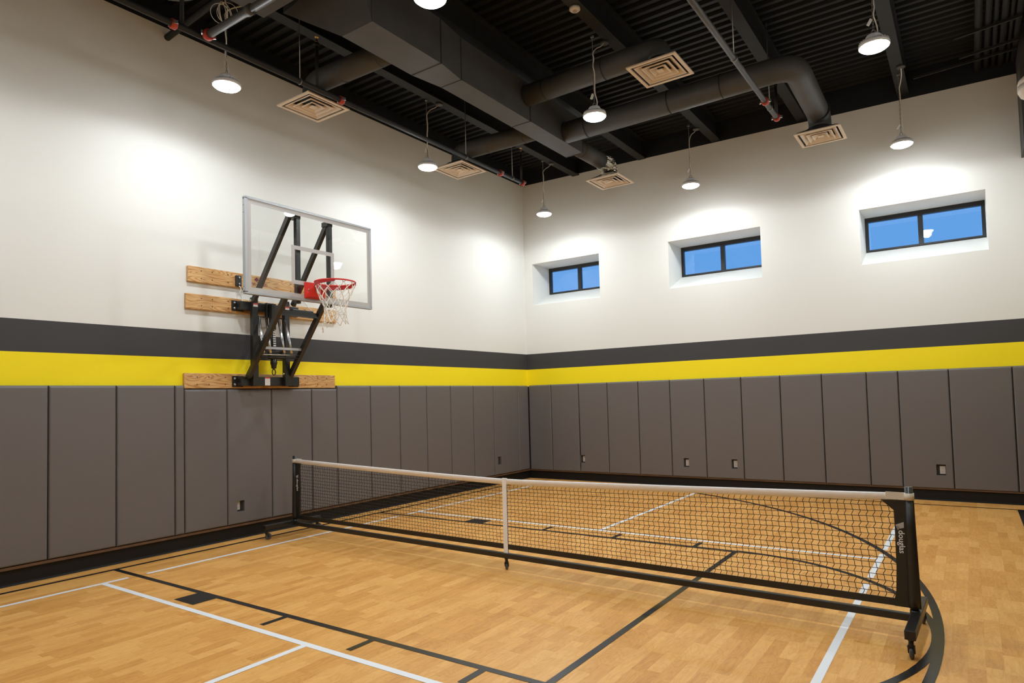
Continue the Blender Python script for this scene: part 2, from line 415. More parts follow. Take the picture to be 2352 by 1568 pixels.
# ------------------------------------------------------------------ wall pads
def pad(wall, a, b, z0, z1, hole=None):
    """a..b along the wall; hole = (a0, a1, z0, z1)"""
    g = .0035; a += g; b -= g; T = .052
    rings = [(0, 0, 0), (T-.022, 0, 0), (T-.008, .004, .010), (T-.002, .010, .020), (T, .018, .026)]
    def P(t, d, z):
        return (XW+.001+d, t, z) if wall == 'left' else (t, YW-.001-d, z)
    m = MB(); vs = []; fs = []
    for d, i, it in rings: vs += [P(a+i, d, z0+i), P(b-i, d, z0+i), P(b-i, d, z1-it), P(a+i, d, z1-it)]
    for r in range(len(rings)-1):
        for k in range(4): fs.append((r*4+k, r*4+(k+1) % 4, r*4+4+(k+1) % 4, r*4+4+k))
    L = (len(rings)-1)*4
    if hole is None: fs.append((L, L+1, L+2, L+3)); fs.append((3, 2, 1, 0))
    else:
        h0, h1, hz0, hz1 = hole; n = len(vs)
        for d in (T, 0): vs += [P(h0, d, hz0), P(h1, d, hz0), P(h1, d, hz1), P(h0, d, hz1)]
        for k in range(4):
            k2 = (k+1) % 4
            fs.append((L+k, L+k2, n+k2, n+k)); fs.append((n+k, n+k2, n+4+k2, n+4+k)); fs.append((k, k2, n+4+k2, n+4+k))
    m.add(vs, fs); m.sm = [False]*len(m.f)
    return m.build('wall_pad', M['pad'])
ORD = ['first', 'second', 'third', 'fourth', 'fifth', 'sixth', 'seventh', 'eighth', 'ninth', 'tenth', 'eleventh', 'twelfth', 'thirteenth', 'fourteenth', 'fifteenth', 'sixteenth', 'seventeenth', 'eighteenth', 'nineteenth', 'twentieth']
OUT_L = [(-.343, -.245, .335, .468), (4.978, 5.080, .378, .530)]
OUT_R = [(.540, .640, .352, .500), (2.628, 2.722, .345, .500), (3.470, 3.566, .350, .505), (6.408, 6.522, .366, .522)]
LS = [-5.385, -4.770, -4.155, -3.54, -2.93, -2.315, -1.701, -1.089, -.98, -.46, .149, .769, 1.2, 1.828, 2.434, 3.054, 3.657, 4.281, 4.882, 5.686, 6.058]
BS = [-.640, -.104, .529, 1.156, 1.793, 2.41, 3.039, 3.675, 4.305, 4.934, 5.564, 5.984, 6.618, 7.35, 7.949]
for i in range(len(LS)-1):
    a, b = LS[i], LS[i+1]; low = -.99 < a < 1.19
    h = next((q for q in OUT_L if a < q[0] and q[1] < b), None)
    o = pad('left', a, b, .19, 1.842 if low else 1.888, h); k = len(LS)-2-i
    ex = ', cut lower below the goal' if low else ''
    if h: ex += ', with outlet'
    if b-a < .2: ex += ', very narrow'
    tag(o, 'grey %spad on left wall, %s from the corner%s' % ('' if low else 'vinyl ', ORD[k], ex), 'wall pad', 'grey pads along the left wall')
for i in range(len(BS)-1):
    a, b = BS[i], BS[i+1]
    h = next((q for q in OUT_R if a < q[0] and q[1] < b), None)
    o = pad('back', a, b, .178, 1.890, h)
    tag(o, 'grey vinyl pad on window wall, %s from the corner%s' % (ORD[i], ', with an outlet cutout' if h else ''), 'wall pad', 'grey pads along the window wall')
# outlets seen through the pad cutouts
def outlet(wall, hole, label):
    a0, a1, z0, z1 = hole; c = (a0+a1)/2; cz = z0+.074; w, h = .034, .056
    if wall == 'left': c = a0+.030; org = (XW, c, cz-h)
    else: c = a1-.040; org = (c, YW, cz-h)
    def B(m, t0, t1, d0, d1, za, zb, r=.002):
        return m.bbox((XW+d0, t0, za), (XW+d1, t1, zb), r) if wall == 'left' else m.bbox((t0, YW-d0, za), (t1, YW-d1, zb), r)
    e = empty('electrical_outlet', org, label, 'outlet', 'outlets in the wall pads')
    B(MB(), c-w, c+w, .0005, .007, cz-h, cz+h).build('cover_plate', M['plate'], e, org)
    for dz in (-.021, .021):
        r = B(MB(), c-.017, c+.017, .007, .010, cz+dz-.0145, cz+dz+.0145).build('receptacle', M['plate'], e, org)
        for dt in (-.007, .006): B(MB(), c+dt-.0014, c+dt+.0014, .0096, .0108, cz+dz-.001, cz+dz+.008, .0004).build('slot', M['slot'], r, org)
        B(MB(), c-.0028, c+.0022, .0096, .0108, cz+dz-.010, cz+dz-.0055, .0004).build('slot', M['slot'], r, org)
outlet('left', OUT_L[0], 'outlet deep in the left wall pad left of the net post')
outlet('left', OUT_L[1], 'small dark outlet opening in the left wall pad nearest the corner')
for q, l in zip(OUT_R, ('first outlet from the corner along the window wall pads', 'second outlet from the corner along the window wall pads',
                        'third outlet from the corner along the window wall pads', 'white outlet behind the right net post, furthest from the corner')): outlet('back', q, l)

# ------------------------------------------------------------------ basketball goal
GX = XW; GO = (XW, .09, 1.85)
goal = empty('basketball_goal', GO, 'wall mounted basketball goal with glass backboard and red rim', 'basketball hoop')
def g(mb, name, m, parent=None): return mb.build(name, M[m] if isinstance(m, str) else m, parent or goal, GO)
# wooden mounting boards with bolt holes
def board(y0, y1, z0, z1, holes):
    o = g(MB().bbox((XW+.0005, y0, z0), (XW+.040, y1, z1), .009, 2), 'mounting_board', 'pine')
    for y, z in holes: g(MB().lathe([(.0075, .0385), (.0075, .0404)], (XW, y, z), 10, 'x'), 'bolt_hole', 'slot', o)
    return o
b1 = board(-.930, 1.215, 3.112, 3.300, [(y, z) for y in (-.77, -.635, -.432, -.16, .46, .68, .88, 1.03) for z in (3.160, 3.253)])
b2 = board(-.955, 1.220, 2.790, 2.972, [(y, z) for y in (-.77, -.635, -.432, .68, .88, 1.03) for z in (2.837, 2.925)])
b3 = board(-.978, 1.180, 1.852, 2.034, [(y, z) for y in (-.826, -.683, -.477, .673, .878, 1.028) for z in (1.899, 1.987)])
b1['label'] = 'topmost pine board on the wall, printed with a maroon logo'; b2['label'] = 'middle pine board on the wall'; b3['label'] = 'lowest pine board resting above the pads'
rot_x = Matrix(((0,0,1,0), (1,0,0,0), (0,1,0,0), (0,0,0,1)))     # text facing +X, reading along +Y
def on_board(y, z): return Matrix.Translation((XW+.0405-GO[0], y-GO[1], z-GO[2])) @ rot_x
text_mesh('First Team', .066, 'maker_name', M['maroon'], b1, on_board(-.035, 3.190), bold=.0012)
d = .036
g(MB().prism([(-.045-d, 3.246), (-.045, 3.246-d*.85), (-.045+d, 3.246), (-.045, 3.246+d*.85)], .0012, 'x', XW+.0396), 'maker_emblem', 'maroon', b1)
# wall brackets: bars with rounded end plates and bolts
def bracket(y0, y1, z0, z1, name, plates):
    o = g(MB().bbox((XW+.055, y0+.06, z0+.012), (XW+.150, y1-.06, z1-.012), .006), name, 'blk')
    for ya, yb in plates:
        p = g(MB().bbox((XW+.0398, ya, z0), (XW+.0560, yb, z1), .012, 3), 'end_plate', 'blk', o)
        ym = ya+.035 if ya == plates[0][0] else yb-.035
        for z in (z0+.032, z1-.032): g(MB().lathe([(.017, .0555), (.017, .0575), (.011, .058), (.011, .070), (.006, .072)], (XW, ym, z), 6, 'x', False), 'bolt', 'steel', o)
    return o
lb = bracket(-.395, .560, 1.868, 2.006, 'lower_wall_bracket', [(-.395, -.25), (.41, .56)])
ub = bracket(-.395, .560, 2.815, 2.945, 'upper_wall_bracket', [(-.395, -.23), (.40, .56)])
tb = g(MB().bbox((XW+.0398, -.345, 3.125), (XW+.075, -.27, 3.262), .01), 'top_wall_plate', 'blk')
for z in (3.235, 3.155): g(MB().lathe([(.012, .0745), (.012, .084)], (XW, -.307, z), 6, 'x', False), 'bolt', 'steel', tb)
st = g(MB().box((XW+.1495, -.012, 1.885), (XW+.151, .062, 1.985)), 'warning_sticker', 'sticker', lb)
g(MB().box((XW+.1495, -.012, 1.972), (XW+.1515, .062, 1.988)), 'sticker_band', 'stickred', lb)
# uprights
for y0 in (-.215, .240):
    u = g(MB().bbox((XW+.150, y0, 1.875), (XW+.215, y0+.075, 2.985), .006), 'upright', 'blk')
    s = g(MB().box((XW+.2145, y0+.008, 2.868), (XW+.216, y0+.068, 2.912)), 'warning_sticker', 'sticker', u)
    g(MB().box((XW+.2145, y0+.008, 2.892), (XW+.2165, y0+.068, 2.912)), 'sticker_band', 'stickred', u)
    for z in (2.945, 2.035): g(MB().lathe([(.016, -.012), (.016, .09)], (XW+.18, y0, z), 8, 'y'), 'pivot_bolt', 'steel', u)
# swinging arms of the folding frame
for y, dy in ((-.252, .0), (.335, -.022)):
    g(MB().bar((-.53, y, 1.985), (.235, y+dy, 2.905), .05, .062), 'lower_arm', 'blk')
for y, dy in ((-.205, .03), (.362, .012)):
    g(MB().bar((-.478, y, 2.935), (.205, y+dy, 3.885), .045, .058), 'upper_arm', 'blk')
g(MB().bar((.088, -.23, 2.742), (.088, .30, 2.736), .055, .062), 'crossbar', 'blk')
g(MB().bar((-.245, -.24, 2.335), (-.245, .315, 2.335), .028, .030), 'crossbar', 'alu').__setitem__('label', 'thin grey crossbar between the lower arms')
for y in (-.085, .388):
    o = g(MB().bbox((.205, y-.028, 2.84), (.262, y+.028, 3.915), .005), 'backboard_upright', 'blk')
    g(MB().bbox((.15, y-.09 if y < 0 else y-.05, 3.862), (.270, y+.03, 3.925), .006), 'top_clamp', 'blk', o)
# spring pack and height actuator
for (a, b) in (((-.5, -.12, 2.745), (-.28, -.203, 2.262)), ((-.5, -.018, 2.745), (-.28, -.109, 2.258)), ((-.5, .159, 2.745), (-.28, .090, 2.266)), ((-.5, .251, 2.748), (-.28, .195, 2.265))):
    A, B = Vector(a), Vector(b); n = (B-A)
    o = g(MB().tube([A+n*.03, A+n*.97], .0175, 12), 'spring', 'spring')
    g(MB().tube([A-n*.02, A+n*.03], .006, 6), 'spring_hook', 'steel', o); g(MB().tube([B-n*.03, B+n*.02], .006, 6), 'spring_hook', 'steel', o)
g(MB().tube([(-.5, -.16, 2.750), (-.5, .285, 2.752)], .009, 8), 'spring_rod', 'blk')
g(MB().tube([(-.28, -.235, 2.255), (-.28, .305, 2.262)], .008, 8), 'spring_rod', 'steel').__setitem__('label', 'bright thin rod at the lower spring ends')
g(MB().tube([(-.285, -.235, 2.225), (-.285, .305, 2.228)], .009, 8), 'spring_rod', 'blk')
ac = g(MB().bbox((-.46, -.010, 2.585), (-.39, .052, 2.915), .008), 'height_actuator', 'blk')
g(MB().bbox((-.51, -.035, 2.745), (-.46, .070, 2.93), .006), 'actuator_mount', 'blk', ac)
g(MB().tube([(-.425, .030, 2.60), (-.365, -.006, 2.30)], .023, 12), 'height_scale', 'blk', ac)
A, B = Vector((-.4025, .026, 2.60)), Vector((-.345, -.006, 2.335))
for i in range(9):
    p = A.lerp(B, (i+.5)/9); g(MB().bbox((p.x-.001, p.y-.019, p.z-.0085), (p.x+.004, p.y+.019, p.z+.0085), .001), 'scale_mark', 'sticker', ac)
g(MB().bbox((-.42, -.062, 2.205), (-.33, .135, 2.315), .01), 'actuator_box', 'blk', ac)
g(MB().lathe([(.038, 2.205), (.042, 2.16), (.032, 2.12), (.032, 2.095), (.014, 2.09), (.012, 2.075)], (-.362, -.010, 0), 14), 'crank_socket', 'blk', ac)
g(MB().tube([(-.362, -.010+.024*math.sin(t), 2.046-.03*math.cos(t)*1.2) for t in [2*PI*i/20 for i in range(20)]], .006, 6, closed=True), 'crank_loop', 'blk', ac)
# small safety chains below the board
for A, B in (((-.625, -.307, 3.13), (-.575, -.275, 2.86)), ((-.655, .60, 3.12), (-.45, .64, 2.872))):
    A, B = Vector(A), Vector(B)
    g(MB().tube([A.lerp(B, t)+Vector((.012*math.sin(9*t), .012*math.sin(14*t), 0)) for t in [i/12 for i in range(13)]], .0055, 6), 'safety_cable', 'cord')
g(MB().bbox((-.50, .33, 2.835), (-.44, .66, 2.885), .008), 'latch_bar', 'blk')
# backboard
BX, Y0, Y1, Z0, Z1 = .31, -.815, 1.015, 2.868, 3.966
bb = MB(); t = .032
bb.bbox((BX-.045, Y0, Z1-t), (BX+.006, Y1, Z1), .004); bb.bbox((BX-.045, Y0, Z0), (BX+.006, Y1, Z0+t), .004)
bb.bbox((BX-.045, Y0, Z0+t*.5), (BX+.006, Y0+t, Z1-t*.5), .004); bb.bbox((BX-.045, Y1-t, Z0+t*.5), (BX+.006, Y1, Z1-t*.5), .004)
bk = g(bb, 'backboard', 'alu')
g(MB().box((BX-.012, Y0+t, Z0+t), (BX-.0005, Y1-t, Z1-t)), 'glass_panel', 'bglass', bk)
bp = MB(); w = .048; a0, a1, c0, c1 = Y0+t, Y1-t, Z0+t, Z1-t; X0, X1 = BX-.0002, BX+.0012
bp.box((X0, a0, c0), (X1, a1, c0+w)).box((X0, a0, c1-w), (X1, a1, c1)).box((X0, a0, c0+w), (X1, a0+w*.9, c1-w)).box((X0, a1-w*.9, c0+w), (X1, a1, c1-w))
g(bp, 'white_border', 'board_paint', bk)
bq = MB(); q0, q1, s0, s1 = -.222, .398, 3.058, 3.520
bq.box((X0, q0, s0), (X1, q1, s0+w)).box((X0, q0, s1-w), (X1, q1, s1)).box((X0, q0, s0+w), (X1, q0+w, s1-w)).box((X0, q1-w, s0+w), (X1, q1, s1-w))
g(bq, 'shooter_square', 'board_paint', bk)
for z in (2.90, 2.95, 3.78, 3.86, 3.93): g(MB().lathe([(.006, -.0008), (.006, .0004)], (BX-.022, Y0, z), 8, 'y'), 'frame_screw', 'slot', bk)
# rim: mounting box, ring, brace band, net
RC = Vector((.705, .09, 3.062)); RR = .232
rm = MB(); rm.tube([RC+Vector((RR*math.cos(t), RR*math.sin(t), 0)) for t in [2*PI*i/48 for i in range(48)]], .0095, 10, closed=True)
rim = g(rm, 'rim', 'rim')
mb = MB(); mb.bbox((BX+.001, -.052, 2.905), (BX+.022, .232, 3.098), .006)
mb.add([(BX+.02, -.045, 3.095), (BX+.02, .225, 3.095), (BX+.02, .225, 2.912), (BX+.02, -.045, 2.912), (BX+.155, .0, 3.07), (BX+.155, .18, 3.07), (BX+.105, .18, 2.915), (BX+.105, .0, 2.915)],
       [(0,1,5,4), (1,2,6,5), (2,3,7,6), (3,0,4,7), (4,5,6,7), (0,3,2,1)])
g(mb, 'rim_mount', 'rim', rim)
g(MB().lathe([(.010, -.001), (.010, -.010), (.005, -.013)], (BX+.07, -.028, 3.00), 10, 'y'), 'mount_bolt', 'steel', rim)
br = MB(); n = 30; vs = []
for i in range(n+1):
    t = -PI*.98+1.96*PI*i/n if False else PI*.22+PI*1.56*i/n
    c = Vector((math.cos(t), math.sin(t), 0)); d = .052*(.28+.72*math.sin(PI*i/n)**.8)
    for r, z in ((RR+.006, -.006), (RR+.006, -.006-d), (RR-.004, -.006-d), (RR-.004, -.006)): vs.append(RC+c*r+Vector((0, 0, z)))
br.add(vs, [(i*4+k, i*4+(k+1) % 4, i*4+4+(k+1) % 4, i*4+4+k) for i in range(n) for k in range(4)] + [(0,1,2,3), (n*4+3, n*4+2, n*4+1, n*4)])
g(br, 'rim_brace', 'rimdark', rim)
for i in range(12):
    lp = MB()
    t = 2*PI*(i+.5)/12; c = RC+Vector((RR*math.cos(t), RR*math.sin(t), -.012)); tt = Vector((-math.sin(t), math.cos(t), 0))
    lp.tube([c-tt*.016, c-tt*.012+Vector((0, 0, -.012)), c+tt*.012+Vector((0, 0, -.012)), c+tt*.016], .003, 6)
    g(lp, 'net_loop', 'rimdark', rim)
nt_ = MB(); rings = [(RR-.004, -.02), (RR-.02, -.075), (.185, -.150), (.150, -.225), (.128, -.300), (.122, -.365), (.135, -.430), (.152, -.492)]
rnd = random.Random(9)
def npt(k, i):
    r, z = rings[k]; t = 2*PI*(i+(.5 if k % 2 == 0 else 0))/12
    j = 0 if k == 0 else .008
    return RC+Vector((r*math.cos(t)+rnd.uniform(-j, j), r*math.sin(t)+rnd.uniform(-j, j), z+rnd.uniform(-j, j)*1.4))
P = [[npt(k, i) for i in range(12)] for k in range(len(rings))]
for k in range(len(rings)-1):
    for i in range(12):
        for di in ((0, 1) if k % 2 == 0 else (-1, 0)):
            a, b = P[k][i], P[k+1][(i+di) % 12]; m_ = (a+b)/2; m_ = m_ + (m_-RC).normalized()*.006 + Vector((0, 0, -.004))
            nt_.tube([a, m_, b], .0044, 5, cap=False)
for i in range(12):
    a, b = P[5][i], P[5][(i+1) % 12]; nt_.tube([a, (a+b)/2+Vector((0, 0, -.006)), b], .0044, 5, cap=False)
for i, L in ((7, .10), (8, .075), (6, .03)):
    a = P[-1][i]; nt_.tube([a, a+Vector((.004, .003, -L*.5)), a+Vector((-.002, .004, -L))], [.0036, .0036, .008], 6)
g(nt_, 'net', 'netcord', rim)

# ------------------------------------------------------------------ pickleball net on wheels
NL = Vector((-.262, .205, 0)); NR = Vector((6.497, -.008, 0)); NC = (NL+NR)/2
HALF = (NR-NL).length/2
net = empty('pickleball_net', NC, 'portable pickleball net with white top tape on a wheeled black frame', 'sports net', rz=math.atan2(NR.y-NL.y, NR.x-NL.x))
def nb(mb, name, m, parent=None): return mb.build(name, M[m], parent or net)
def top(u): return .866+.079*(abs(u)/HALF)**1.25
nb(MB().bbox((-HALF, -.024, .113), (HALF, .024, .160), .006), 'base_bar', 'blk')
for sx in (-1, 1):
    p = nb(MB().tube([(sx*HALF, 0, .15), (sx*HALF, 0, .984)], .0245, 16), 'post', 'blk')
    nb(MB().lathe([(.029, .150), (.029, .186), (.025, .187)], (sx*HALF, 0, 0), 16), 'post_collar', 'blk', p)
    x = sx*HALF+(.012 if sx > 0 else -.012)
    f = nb(MB().bbox((x-.031, -.420, .124), (x+.031, .375, .180), .005), 'foot', 'blk')
    def caster(cx, cy, parent, ztop, yaw=0., r=.034):
        m = MB(); m.lathe([(.018, ztop-.012), (.020, ztop), (.012, ztop+.001)], (cx, cy, 0), 12)
        m.lathe([(.013, r*2-.006), (.016, r*2+.004), (.013, ztop-.006)], (cx, cy, 0), 12)
        c, s_ = math.cos(yaw), math.sin(yaw)
        def Q(a, b, z): return (cx+a*c-b*s_, cy+a*s_+b*c, z)
        for k in (-1, 1):
            o_ = k*.017
            m.add([Q(o_-.003, -.016, r*2+.002), Q(o_+.003, -.016, r*2+.002), Q(o_+.003, .016, r*2+.002), Q(o_-.003, .016, r*2+.002),
                   Q(o_-.003, .006, r-.006), Q(o_+.003, .006, r-.006), Q(o_+.003, .030, r-.006), Q(o_-.003, .030, r-.006)],
                  [(0,1,2,3), (7,6,5,4), (0,4,5,1), (1,5,6,2), (2,6,7,3), (3,7,4,0)])
        m.bar(Q(-.017, 0, r*2+.002), Q(.017, 0, r*2+.002), .034, .006)
        o = m.build('caster', M['blk'], parent)
        w = MB(); prof = [(.004, -.0115), (r*.45, -.0115), (r*.5, -.009), (r*.86, -.0115), (r, -.007), (r, .007), (r*.86, .0115), (r*.5, .009), (r*.45, .0115), (.004, .0115)]
        n_ = 22; vs_ = []
        for rr, h in prof:
            for k in range(n_):
                t_ = 2*PI*k/n_; vs_.append(Q(h, .018+rr*math.cos(t_), r+rr*math.sin(t_)))
        w.add(vs_, [(i*n_+k, i*n_+(k+1) % n_, (i+1)*n_+(k+1) % n_, (i+1)*n_+k) for i in range(len(prof)-1) for k in range(n_)], True)
        w.build('wheel', M['wheel'], parent)
        return o
    caster(x, -.385, f, .124, 0., .040); caster(x, .335, f, .124, 0., .040)
caster(.0, .0, net, .113, .5, .036)
# twine mesh between tape and bottom band, knots slightly skewed
tw = MB(); du, dz = .0447, .0415; U0, U1 = -HALF+.03, HALF-.03; zb = .240
nu = int((U1-U0)/du); rn = random.Random(3)
nodes = {}
rows = 17
for i in range(nu+1):
    u = U0+(U1-U0)*i/nu; zt = top(u)-.050
    for r in range(rows+1):
        z = zb+(zt-zb)*r/rows
        sk = .0055*(1 if r % 2 else -1)*(0 if r in (0, rows) else 1)
        nodes[i, r] = Vector((u+sk+rn.uniform(-.002, .002), rn.uniform(-.003, .003)+.008*math.sin(u*3.1)*math.sin(PI*r/rows), z+rn.uniform(-.0015, .0015)))
for i in range(nu+1):
    pts = [nodes[i, 0]]
    for r in range(rows):
        a, b = nodes[i, r], nodes[i, r+1]
        pts += [a.lerp(b, .22)+Vector((-.0028, 0, 0)), a.lerp(b, .78)+Vector((.0028, 0, 0)), b]
    tw.tube(pts, .0021, 4, cap=False)
for r in range(1, rows):
    tw.tube([nodes[i, r] for i in range(nu+1)], .0021, 4, cap=False)
nb(tw, 'net_mesh', 'mesh')
# top tape, folded over a cord
tp = MB(); N = 80; vs = []
for i in range(N+1):
    u = -HALF+2*HALF*i/N; z = top(u)
    for y, dz_ in ((-.005, -.054), (-.006, -.010), (-.004, -.001), (.004, -.001), (.006, -.010), (.005, -.054)):
        vs.append((u, y+.0015*math.sin(u*23)*(1 if dz_ < -.02 else 0), z+dz_))
tp.add(vs, [(i*6+k, i*6+(k+1) % 6, i*6+6+(k+1) % 6, i*6+6+k) for i in range(N) for k in range(6)] + [tuple(range(6)), tuple(range(N*6, N*6+6))[::-1]], True)
nb(tp, 'top_tape', 'tape')
bt = MB(); bt.box((-HALF+.02, -.004, .198), (HALF-.02, .004, .246)); nb(bt, 'bottom_band', 'sleeve')
cs = MB(); cs.bbox((-.026, -.0075, .160), (.026, -.0055, .869), .0008); cs.bbox((-.026, .0055, .160), (.026, .0075, .869), .0008); cs.bbox((-.026, -.0075, .866), (.026, .0075, .871), .0008)
nb(cs, 'center_strap', 'tape')
# black end sleeves with printing
for sx in (-1, 1):
    W = .185 if sx > 0 else .155
    def U(d): return sx*(HALF-d)
    s = MB(); zt = top(HALF)-.052
    outline = [(-.026, zt-.0), (.165, zt-.004), (W-.075, zt-.075), (W-.080, zt-.12), (W-.085, .6), (W-.07, .45), (W-.035, .30), (W-.02, .215), (W-.02, .168), (-.034, .168), (-.033, .4), (-.028, .7)]
    if sx > 0: outline = [(-.027, zt), (.165, zt-.002), (.092, zt-.066), (.090, .70), (.092, .45), (.100, .300), (.112, .240), (.112, .198), (-.040, .198), (-.036, .40), (-.030, .70)]
    else: outline = [(-.027, zt), (.135, zt-.002), (.112, zt-.035), (.106, zt-.075), (.112, .62), (.108, .40), (.105, .245), (.110, .198), (-.034, .198), (-.033, .4), (-.029, .7)]
    n = len(outline); vs = []
    for y in (-.010, .010):
        for d, z in outline: vs.append((U(d), y, z))
    s.add(vs, [tuple(range(n))[::-1], tuple(range(n, 2*n))] + [(i, (i+1) % n, n+(i+1) % n, n+i) for i in range(n)])
    s.lathe([(.027, zt+.0), (.029, .70), (.034, .45), (.037, .25), (.036, .200)], (U(0), 0, 0), 18)
    sl = nb(s, 'end_sleeve', 'sleeve')
    lx = U(.052) if sx > 0 else U(.072)
    R = Matrix(((0,1,0,0), (0,0,-1,0), (-1,0,0,0), (0,0,0,1)))     # facing -Y, reading downwards
    text_mesh('douglas', .050, 'sleeve_lettering', M['mark'], sl, Matrix.Translation((lx+(-.002), -.0115, .622)) @ R, bold=.0004)
    q = MB(); e = lx
    q.add([(e-.034, -.0112, .731), (e+.015, -.0112, .753), (e+.015, -.0112, .715), (e-.012, -.0112, .707), (e-.020, -.0112, .697)], [(0,1,2,3,4)])
    q.add([(e-.034, -.0104, .731), (e+.015, -.0104, .753), (e+.015, -.0104, .715), (e-.012, -.0104, .707), (e-.020, -.0104, .697)], [(4,3,2,1,0)])
    nb(q, 'sleeve_emblem', 'markgrey', sl)
    for k in range(3):
        a = e-.028+k*.006
        nb(MB().bar((a, -.0114, .726-k*.001), (a+.010, -.0114, .703-k*.001), .0018, .0006, (0, 1, 0)), 'emblem_stripe', 'sleeve', sl)
    v = MB(); zt = top(HALF)
    v.tube([(U(0)+.031*math.cos(t), .031*math.sin(t), zt-.026) for t in [2*PI*i/24 for i in range(24)]], .0, 4, closed=True) if False else None
    v.lathe([(.0285, zt-.047), (.031, zt-.047), (.031, zt-.002), (.0285, zt-.002)], (U(0), 0, 0), 20)
    a, b = sorted((U(.005), U(.135)))
    v.bbox((a, -.0125, zt-.048 if sx > 0 else zt-.030), (b, -.0085 if sx > 0 else .012, zt+.0015), .001) if sx > 0 else v.bbox((a, .007, zt-.048), (b, .0105, zt+.006), .001)
    nb(v, 'tension_strap', 'strap')

# ------------------------------------------------------------------ pendant lamps
def make_lamp(loc, label, zbeam, jx):
    """origin at the centre of the lens; hangs on a chain from the beam, cord from a junction box"""
    e = empty('pendant_lamp', loc, label, 'pendant lamp', 'round pendant lamps over the court')
    R = .137; O = (0, 0, 0)
    hs = MB().lathe([(R*1.0, -.004), (R*1.03, .004), (R*1.03, .020), (R*.98, .034), (R*.80, .050), (R*.56, .058), (R*.54, .066), (R*.52, .100), (R*.46, .112), (.02, .114)], O, 32)
    fn = hs
    for k in range(28):
        t = 2*PI*k/28; c, s = math.cos(t), math.sin(t)
        fn.bar((c*R*.55, s*R*.55, .064), (c*R*.98, s*R*.98, .038), .003, .016)
    hs.build('housing', M['lamp'], e)
    MB().lathe([(.0005, -.040), (R*.35, -.0375), (R*.65, -.030), (R*.86, -.018), (R*.955, -.006), (R*.968, .003)], O, 32).build('lens', M['lens'], e)
    MB().tube([(.0+.018*math.cos(t), 0, .145+.024*math.sin(t)) for t in [PI*2*i/16 for i in range(16)]], .004, 6, closed=True).tube([(0, 0, .11), (0, 0, .125)], .008, 8).build('hook', M['chain'], e)
    H = zbeam-loc[2]; ch = MB(); z = .165; k = 0
    while z < H-.02:
        a = (k % 2)*PI/2; c, s = math.cos(a), math.sin(a)
        ch.tube([(c*.007*math.cos(t), s*.007*math.cos(t), z+.016+.019*math.sin(t)) for t in [2*PI*i/8 for i in range(8)]], .0026, 5, closed=True)
        z += .031; k += 1
    ch.build('chain', M['chain'], e)
    rr = random.Random(int(loc[0]*100+loc[1]*10))
    pts = [(0.03, .0, .112), (.038, .01, .17), (.022, .0, .25)]
    for i in range(7):
        t = .30+(H-.22-.30)*i/6; pts.append((.014+rr.uniform(-.012, .012), rr.uniform(-.012, .012)-.012, t))
    pts += [(.03, .05*jx, H-.14), (.045, .12*jx, H-.10), (.05, .17*jx, H-.055), (.05, .20*jx, H-.02)]
    # smooth the polyline a little
    q = [Vector(p) for p in pts]
    for _ in range(2):
        o = [q[0]]
        for a, b in zip(q, q[1:]): o += [a.lerp(b, .25), a.lerp(b, .75)]
        o.append(q[-1]); q = o
    MB().tube(q, .0068, 6).build('power_cord', M['cord'], e)
    MB().lathe([(.05, H-.022), (.054, H-.018), (.054, H-.002), (.05, H)], (.05, .22*jx, 0), 14).build('junction_box', M['greypipe'], e)
    MB().bar((-.05, .02, .235), (-.012, .0, .285), .030, .012).build('hang_tag', M['lamp'], e)
    MB().bbox((-.02, -.012, H-.024), (.02, .012, H-.001), .003).build('beam_clamp', M['chain'], e)
    ld = bpy.data.lights.new('lamp_light', 'SPOT'); ld.energy = SPOT_W; ld.color = (.95, 1., 1.03); ld.spot_size = math.radians(178); ld.spot_blend = .25; ld.shadow_soft_size = .10
    lo = bpy.data.objects.new('lamp_light', ld); COL.objects.link(lo); lo.parent = e; lo.location = (0, 0, -.045)
    return e
SPOT_W = 52.
LZ = 5.0
LAMPS = [((.535, -1.149, LZ), 'pendant lamp nearest the camera in the row along the left wall', 1),
         ((.535, 1.912, LZ), 'pendant lamp left of a ceiling diffuser, middle of the left wall row', 1),
         ((.535, 5.006, LZ), 'pendant lamp hanging in the corner where the walls meet', 1),
         ((3.270, -.982, LZ), 'pendant lamp cut off by the top edge beside the grey duct', 1),
         ((3.270, 1.903, LZ), 'pendant lamp in the middle of the ceiling before the long round duct', 1),
         ((3.270, 5.156, LZ), 'pendant lamp in front of the window wall above the middle window', 1),
         ((6.239, 2.183, LZ), 'large pendant lamp near the top right against the dark deck', -1),
         ((6.239, 5.318, LZ), 'pendant lamp hanging above the right window', -1),
         ((6.239, -.95, LZ), 'pendant lamp overhead in the right row, out of the picture', -1),
         ((.535, -4.2, LZ), 'pendant lamp behind the picture edge near the left wall', 1),
         ((3.270, -4.2, LZ), 'pendant lamp behind the camera in the middle row', 1),
         ((6.239, -4.2, LZ), 'pendant lamp straight above the camera', -1)]
for loc, lab, jx in LAMPS: make_lamp(loc, lab, 6.0, jx)

